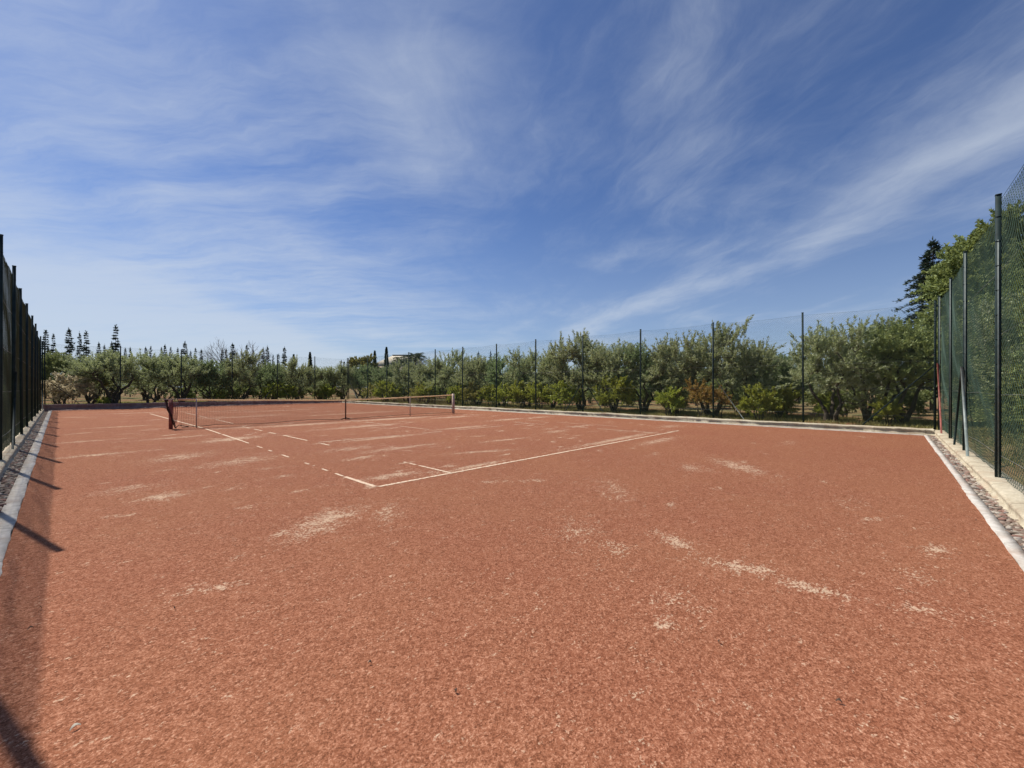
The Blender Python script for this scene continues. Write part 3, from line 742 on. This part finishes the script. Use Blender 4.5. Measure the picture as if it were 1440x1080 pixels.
# trees outside the left fence
shr = conifer(35, 4.7, 1.15, .2, 24, 8, 60, .14, .035, irregular=.2)
for y, x, sc, lab in [(13.5, -6.6, 1.0, 'dark conifer behind the left-hand fence, nearest the camera'), (20.5, -6.4, .9, 'second dark conifer behind the left-hand fence'), (28.5, -6.6, .95, 'dark conifer behind the far bays of the left-hand fence')]:
    put(shr, 'conifer_tree', (x, y), lab, 'tree', sc=sc)
for y, x, v in [(9.5, -6.7, 2), (16.6, -7.0, 5), (24.3, -6.9, 1), (33.0, -7.2, 2), (5.2, -6.8, 1), (37.5, -6.0, 1), (42, -7.4, 4), (47, -6.6, 2), (52, -8, 1), (29, -6.0, 4)]:
    put(OL[v], 'olive_tree', (x, y), 'olive tree in the dark row behind the left-hand fence', 'tree', sc=rnd.uniform(.82, .95), group='trees behind the left-hand fence')

# distant conifers on the skyline
CN = [conifer(41, 10, 1.5, .8, 26, 7, 40, .36, .10, irregular=.5), conifer(42, 10, 1.1, .8, 24, 7, 40, .36, .10, irregular=.45), conifer(43, 10, 1.7, .8, 26, 7, 42, .38, .11, irregular=.6)]
sky = [(64, 466, 'conifer on the skyline beside the left-hand fence top'), (75, 471, None), (97, 464, 'pointed conifer, leftmost full one on the skyline'), (112, 470, None), (121, 467, 'ragged conifer on the skyline left of the forked olive tree'),
       (139, 483, None), (147, 486, None), (163, 459, 'tallest skyline conifer, above the forked olive tree'), (157, 482, None), (176, 490, None), (183, 489, None), (205, 489, None), (212, 488, None), (227, 489, None), (232, 486, None), (240, 489, None), (250, 490, None),
       (260, 482, 'pointed conifer on the skyline above the left net post'), (268, 494, None), (275, 490, None), (283, 492, None), (313, 492, None), (318, 491, None), (327, 484, 'conifer standing in front of the leafless tree'), (347, 486, 'conifer right of centre of the leafless tree'),
       (356, 492, None), (370, 490, None), (376, 488, 'conifer at the right edge of the leafless tree'), (392, 498, None), (400, 489, 'broad dark conifer right of the leafless tree'), (384, 500, None), (480, 506, None), (484, 508, None), (631, 497, None), (649, 500, None), (673, 495, None), (690, 494, None),
       (1062, 487, 'conifer tip standing in the dip of the tree line behind the third bay')]
for k, (px, top, lab) in enumerate(sky):
    dep = 52 + (k * 7) % 16; h = (HOR - top - 2.5) / F_PX * dep + EYE
    o = put(CN[k % 3], 'conifer_tree', at(px, dep), lab or 'small dark conifer tip on the skyline beyond the orchard', 'tree', sc=h / 10, group='skyline conifers' if not lab else None)
    wd = .82 if lab else .62; o.scale = (h / 10 * wd, h / 10 * wd, h / 10)
cy = column_cypress(51, 9, .42)
for px, top, lab in [(413, 499, 'slim dark cypress column, leftmost of the four on the skyline'), (436, 496, 'slim dark cypress column, second from the left'), (527, 494, 'leaning slim cypress left of the pale-roofed house'), (543.5, 489, 'tall slim cypress touching the pale-roofed house')]:
    dep = 75; h = (HOR - top) / F_PX * dep + EYE
    put(cy, 'cypress_tree', at(px, dep), lab, 'tree', sc=h / 9)
put(bare_tree(52, 9.0), 'bare_tree', at(334, 58), 'wide leafless tree with pale twigs rising over the olives', 'tree', rz=0)
pm = palm(53, 5.5)
put(pm, 'palm_tree', at(584, 62), 'palm tree with arching fronds right of the pale-roofed house', 'tree', rz=0)
put(pm, 'palm_tree', at(567, 64), 'palm tree half hidden against the pale roof', 'tree', rz=2, sc=.92)
yt = crown_tree(54, 5.6, 2.0, 1.5, 2, 40, 8, 40, .2, .12, .6, .4, MYEL, MBARK, 'yellow_leaved_tree')
put(yt, 'yellow_leaved_tree', at(511, 52), 'yellow-leaved tree top above the olives left of the house', 'tree')

# bushes at the foot of the fences
citrus = bush(61, 1.25, .75, MCIT, 'citrus_bush'); citrusb = bush(62, 1.75, 1.15, MCIT, 'citrus_bush', 40, nl=60)
autumn = bush(63, 1.6, .9, MRED, 'autumn_bush', 22, nl=34); yelb = bush(64, 1.3, .8, MYEL, 'yellow_bush', 22, nl=40)
lows = [(1068, 16.7, 0, 1.0, 'small yellow-green bush in front of the dip in the tree line'), (1250, 17.2, 0, .7, 'low yellow-green bush beneath the corner olive tree'), (1165, 18.9, 0, .8, None), (1095, 18.3, 0, 1.0, 'low green bush right of the small yellow-green one'),
        (985, 16.7, 2, .95, 'red and orange autumn bush left of the second fence post'), (1012, 17.0, 2, .8, 'autumn-coloured bush behind the brace of the second post'), (940, 16.7, 0, .95, 'yellow-green bush between the second and third fence posts'), (952, 17.4, 3, .8, None),
        (867, 16.9, 1, 1.0, 'large round citrus bush right of the fourth post'), (792, 17.0, 1, .9, 'yellowish citrus bush left of the braced fourth post'), (760, 17.2, 0, 1.1, None), (735, 17.2, 0, 1.2, None), (712, 17.2, 0, 1.1, None), (665, 17.2, 3, 1.2, None), (655, 17.5, 0, 1.1, None), (600, 17.4, 0, 1.2, None), (590, 17.2, 3, 1.2, None), (555, 17.4, 0, 1.2, None), (540, 17.2, 0, 1.3, None), (522, 17.4, 3, 1.2, None), (690, 17.6, 1, .8, None), (640, 17.2, 0, 1.0, None)]
for px, X, v, sc, lab in lows:
    put([citrus, citrusb, autumn, yelb][v], 'bush', (X, hitx(px, X)), lab or 'low yellow-green bush in the strip between fence and olive trees', 'bush', sc=sc, group=None if lab else 'low bushes along the orchard-side fence')
for px, Y, v, sc, lab in [(146, 34.9, 0, .5, 'tiny bright bush left of the forked olive trunk'), (385, 35.3, 1, .95, 'yellow-green bush between the leaning braces at the far end'), (405, 35.6, 0, 1.1, None), (310, 35.6, 0, .8, None), (325, 35.8, 3, .8, None), (460, 35.4, 0, 1.1, None), (470, 36, 3, 1, None), (452, 35.6, 3, .9, None)]:
    put([citrus, citrusb, autumn, yelb][v], 'bush', (hity(px, Y), Y), lab or 'low yellow-green bush beyond the far end wall', 'bush', sc=sc, group=None if lab else 'low bushes beyond the far end')
dry = bush(65, 2.3, 1.3, MDRY, 'dry_bush', 40, nl=40, ll=.11, lw=.05)
put(dry, 'dry_bush', (hity(98, 36.2), 36.2), 'pale beige dry bush behind the leaning brace of the far left corner', 'bush')
put(dry, 'dry_bush', (hity(80, 36.8), 36.8), 'dry beige bush touching the end of the left-hand fence', 'bush', sc=.85)

under = crown_tree(66, 1.6, 1.15, .05, 4, 44, 6, 44, .10, .05, .4, .5, MBROAD, MBARK, 'undergrowth_bush', .025, .3, .1)
for Y in np.arange(-9, 36, 2.5):
    put(under, 'bush', (21.0 + rnd.uniform(-.5, .8), Y + rnd.uniform(-.6, .6)), 'green undergrowth bush filling the gap beneath the olive rows', 'bush', sc=rnd.uniform(.7, 1.1), group='undergrowth between the first and second olive rows')
for Y in np.arange(-9, 40, 3.1):
    put(under, 'bush', (26.0 + rnd.uniform(-.5, .8), Y + rnd.uniform(-.6, .6)), 'green undergrowth bush filling the gap beneath the olive rows', 'bush', sc=rnd.uniform(.8, 1.2), group='undergrowth between the first and second olive rows')
for X in np.arange(4, 17, 2.4):
    put(under, 'bush', (X + rnd.uniform(-.5, .5), 40.0 + rnd.uniform(-.6, .9)), 'green undergrowth bush behind the trees of the far end', 'bush', sc=rnd.uniform(.7, 1.1), group='undergrowth beyond the far end')
for x in (8.6, 10.4, 12.3, 14.2, 16.4, 18.3, 20.4, 22.8):
    put(under, 'bush', (x, -8.35 + rnd.uniform(-.1, .1)), 'green shrub under the trees behind the right-hand fence', 'bush', sc=rnd.uniform(.75, .95), group='shrubs behind the right-hand fence')
for k, y in enumerate(np.arange(7, 34, 2.6)):
    put(under, 'bush', (-5.6 + rnd.uniform(-.3, .3), y), 'dark shrub behind the foot of the left-hand fence', 'bush', sc=rnd.uniform(.8, 1.1), group='shrubs behind the left-hand fence')

# weeds: blades strewn along the verges
def weeds(name, boxes, n, lab, h=.16):
    m = MB(); per = n // len(boxes)
    for (x0, x1, y0, y1) in boxes:
        cl = np.stack([rng.uniform(x0, x1, per // 22), rng.uniform(y0, y1, per // 22)], -1)
        P = np.repeat(cl, 22, 0) + rng.normal(0, .14, (len(cl) * 22, 2)); P = np.clip(P, [x0, y0], [x1, y1]); P = np.concatenate([P, np.full((len(P), 1), .02)], 1)
        tt = np.repeat(rng.uniform(0, 1, len(cl)), 22)
        leaves(m, P, np.tile([0, 0, 1.0], (len(P), 1)), h, .018, .38, tint=tt)
    tag(m.build(name, MGRASS), lab, 'grass', kind='stuff')
weeds('weeds', [(15.9, 21, -9, 12), (15.9, 22, 12, 34)], 42000, 'dry yellow-green weeds on the red soil behind the orchard-side wall', .17)
weeds('weeds', [(-4, 16, 33.6, 38), (-4, 10, 38, 44)], 42000, 'yellowish weeds beyond the far end wall', .2)
weeds('weeds', [(4, 24, -12, -7.2)], 30000, 'dry grass seen through the foot of the right-hand fence', .14)
weeds('weeds', [(-7, -4.3, 0, 34)], 16000, 'dry grass behind the foot of the left-hand fence', .16)

# ------------------------------------------------------------------ the house beyond the orchard
hx, hy = at(556, 80); house = empty('house', (hx, hy, 0), -YAW); tag(house, 'cream house with a pale pyramid roof beyond the orchard', 'house')
k = MB(); k.box(-3.2, 4.6, -3, 5, -.1, 5.3); k.build('wall', MPLAST, house)
k = MB(); k.add([(-3.9, -3.6, 5.3), (5.2, -3.6, 5.3), (5.2, 5.6, 5.3), (-3.9, 5.6, 5.3), (-.6, .4, 7.6), (3.6, .4, 7.6), (3.6, 1.6, 7.6), (-.6, 1.6, 7.6)], [(0, 1, 5, 4), (1, 2, 6, 5), (2, 3, 7, 6), (3, 0, 4, 7), (4, 5, 6, 7), (3, 2, 1, 0)]); rf = k.build('roof', MROOF, house)
k = MB(); k.box(-.7, 3.7, .3, 1.7, 7.6, 7.75); k.build('ridge_cap', MDARK, rf)
for x in (-2.2, .4, 2.8):
    k = MB(); k.box(x, x + 1.1, -3.07, -2.99, 2.6, 4.2); w = k.build('window', MPLAST, house)
    k = MB(); k.box(x + .1, x + 1.0, -3.10, -3.072, 2.7, 4.1); k.build('pane', MGLASS, w)
k = MB(); k.box(3.0, 4.0, -3.06, -2.99, 0, 2.1); k.build('door', MDARK, house)

# ------------------------------------------------------------------ litter on the carpet
def litter(px, py, L, W_, mat, name, lab, cat, grp=None):
    dep = F_PX * EYE / (py - HOR); x, y = at(px, dep); a = rnd.uniform(0, 6.28); m = MB(); n = 5
    top = []; 
    for k in range(n):
        t = k / (n - 1); w = W_ * math.sin(math.pi * (.08 + .86 * t)); u = (t - .5) * L; z = .008 + .012 * math.sin(t * 3.1)
        top += [(u, -w / 2 + .3 * W_ * math.sin(t * 3), z), (u, w / 2 + .3 * W_ * math.sin(t * 3), z + .004)]
    bot = [(p, q, r - .0015) for p, q, r in top]
    m.add(top + bot, [(2 * k, 2 * k + 1, 2 * k + 3, 2 * k + 2) for k in range(n - 1)] + [(10 + 2 * k, 12 + 2 * k, 13 + 2 * k, 11 + 2 * k) for k in range(n - 1)])
    o = m.build(name, mat); o.location = (x, y, 0); o.rotation_euler = (0, 0, a); tag(o, lab, cat, grp)
MLEAFL = mat_plain('pale_dry_leaf', (.62, .55, .42), .8); MLEAFD = mat_plain('brown_dry_leaf', (.07, .045, .03), .8)
litter(106, 1026, .035, .012, MLEAFL, 'dry_leaf', 'pale curled leaf on the red surface near the bottom left', 'leaf')
for px, py in [(56, 857), (43, 886), (722, 655), (1372, 733), (640, 975), (520, 935), (246, 857), (1010, 905), (1180, 990), (880, 640), (330, 770)]:
    litter(px, py, rnd.uniform(.014, .03), rnd.uniform(.006, .012), MLEAFD, 'dry_leaf', 'tiny dark dry leaf lying on the red court surface', 'leaf', 'tiny dark leaves on the court')

# ------------------------------------------------------------------ sky, sun, camera
sdir = Vector((-.217 * math.cos(R(52)), .976 * math.cos(R(52)), math.sin(R(52)))).normalized()
sun = bpy.data.lights.new('sun', 'SUN'); sun.energy = 4.6; sun.angle = R(.5); sun.color = (1, .955, .89)
so = bpy.data.objects.new('sun', sun); COL.objects.link(so); so.rotation_euler = (-sdir).to_track_quat('-Z', 'Y').to_euler(); so.location = (0, 0, 30)
w = M('World', True)
skyn = w.n('ShaderNodeTexSky', _sky_type='NISHITA', _sun_disc=False, _sun_elevation=R(52), _sun_rotation=R(-12.5), _air_density=1.0, _dust_density=.6, _ozone_density=2.2, _altitude=400)
d = w.n('ShaderNodeTexCoord').outputs['Generated']
nrm = w.n('ShaderNodeVectorMath', _operation='NORMALIZE', i0=d).outputs[0]
sp = w.n('ShaderNodeSeparateXYZ', i0=nrm)
dx, dy, dz = sp.outputs
iz = w.math('DIVIDE', 1.0, w.math('ADD', w.math('MAXIMUM', dz, 0.0), .10))
sY, cYw = math.sin(YAW), math.cos(YAW)
fw = w.math('MULTIPLY', w.math('ADD', w.math('MULTIPLY', dx, sY), w.math('MULTIPLY', dy, cYw)), iz)      # forward distance on the cloud layer
rt = w.math('MULTIPLY', w.math('SUBTRACT', w.math('MULTIPLY', dx, cYw), w.math('MULTIPLY', dy, sY)), iz)   # sideways distance
def P2(a, b, sa, sb, off=0.0): return w.n('ShaderNodeCombineXYZ', i0=w.math('MULTIPLY', a, sa), i1=w.math('MULTIPLY', b, sb), i2=off).outputs[0]
# cirrus: broad soft veils plus finer fibres
warp = w.noise(P2(fw, rt, .6, .8), 1.1, 5, .55)
rtw = w.math('ADD', w.math('ADD', rt, w.math('MULTIPLY', fw, .12)), w.math('MULTIPLY', w.math('SUBTRACT', warp, .5), .8))
n1 = w.noise(P2(fw, rtw, .75, 1.15), 1.35, 8, .60, .15)
n2 = w.noise(P2(fw, rtw, 1.1, 3.2, 3.3), 1.7, 9, .66, .2)
n3 = w.noise(P2(fw, rt, .55, .8, 9.0), 1.0, 5, .55, .2)
n1s = w.noise(P2(w.math('ADD', fw, w.math('MULTIPLY', warp, .6)), rt, 2.3, .62, 5.0), 1.25, 9, .62, .15)
n2s = w.noise(P2(w.math('ADD', fw, w.math('MULTIPLY', warp, .7)), rt, 5.2, 1.3, 7.0), 1.5, 8, .66, .2)
lm = w.rng(rt, .1, -.7)
denr = w.math('ADD', w.math('MULTIPLY', n1, .70), w.math('MULTIPLY', n2, .30))
denl = w.math('ADD', w.math('MULTIPLY', n1s, .70), w.math('MULTIPLY', n2s, .30))
den = w.math('ADD', w.math('MULTIPLY', denr, w.math('SUBTRACT', 1.0, lm)), w.math('MULTIPLY', denl, lm))
left = w.rng(rt, .25, -1.1, -.01, .18)
cen = w.math('ADD', w.rng(fw, 2.3, 3.8, 1.5, .75), w.math('MULTIPLY', w.math('SUBTRACT', n3, .5), .35))
b1 = w.math('SUBTRACT', rt, cen)
band = w.math('MULTIPLY', w.math('POWER', 2.718, w.math('MULTIPLY', w.math('MULTIPLY', b1, b1), -20.0)), .155)
band2 = w.math('MULTIPLY', w.math('POWER', 2.718, w.math('MULTIPLY', w.math('MULTIPLY', b1, b1), -2.2)), .07)
bank = w.math('MULTIPLY', w.n('ShaderNodeMapRange', _interpolation_type='SMOOTHSTEP', Value=w.math('ADD', rt, w.math('MULTIPLY', w.math('SUBTRACT', n3, .5), .9)), From__Min=-1.85, From__Max=-2.4, To__Min=0.0, To__Max=.23).outputs[0], w.rng(fw, 1.5, 2.6))
def puff(r0, f0, sg, am):
    a = w.math('SUBTRACT', rt, r0); b = w.math('SUBTRACT', fw, f0)
    q = w.math('ADD', w.math('MULTIPLY', a, a), w.math('MULTIPLY', w.math('MULTIPLY', b, b), .5))
    return w.math('MULTIPLY', w.math('POWER', 2.718, w.math('MULTIPLY', q, -1 / sg ** 2)), am)
pf = w.math('ADD', puff(-.25, 1.2, .22, .14), w.math('ADD', puff(.57, 1.5, .25, .10), puff(.75, .95, .3, .07)))
cov = w.math('ADD', w.math('ADD', w.math('ADD', den, left), pf), w.math('ADD', w.math('ADD', band, band2), w.math('ADD', bank, w.math('MULTIPLY', w.math('SUBTRACT', n3, .5), .3))))
cl = w.n('ShaderNodeMapRange', _interpolation_type='SMOOTHSTEP', Value=cov, From__Min=.44, From__Max=.96, To__Min=0.02, To__Max=.62).outputs[0]
haze = w.n('ShaderNodeMapRange', _interpolation_type='SMOOTHSTEP', Value=dz, From__Min=.42, From__Max=-.02, To__Min=0.0, To__Max=.42).outputs[0]
tint = w.mix(1.0, skyn.outputs[0], (.53, .67, .93), 'MULTIPLY')
c1 = w.mix(haze, tint, (4.4, 5.2, 6.2))
c2 = w.mix(cl, c1, (6.0, 6.6, 7.4))
bg = w.n('ShaderNodeBackground', Color=c2, Strength=.085)
wo = w.n('ShaderNodeOutputWorld'); w.nt.links.new(bg.outputs[0], wo.inputs[0])

cam = bpy.data.cameras.new('camera'); co = bpy.data.objects.new('camera', cam); COL.objects.link(co); S.camera = co
co.location = (CX, CY, EYE); co.rotation_euler = (R(90), 0, -YAW)
cam.sensor_width = 36; cam.lens = F_PX / 1440 * 36; cam.shift_y = (HOR - 540) / 1440; cam.clip_start = .05; cam.clip_end = 4000
S.view_settings.view_transform = 'Standard'; S.view_settings.look = 'None'; S.view_settings.exposure = 0.32; S.view_settings.gamma = 1.0
S.cycles.max_bounces = 5; S.cycles.diffuse_bounces = 3; S.cycles.transparent_max_bounces = 8
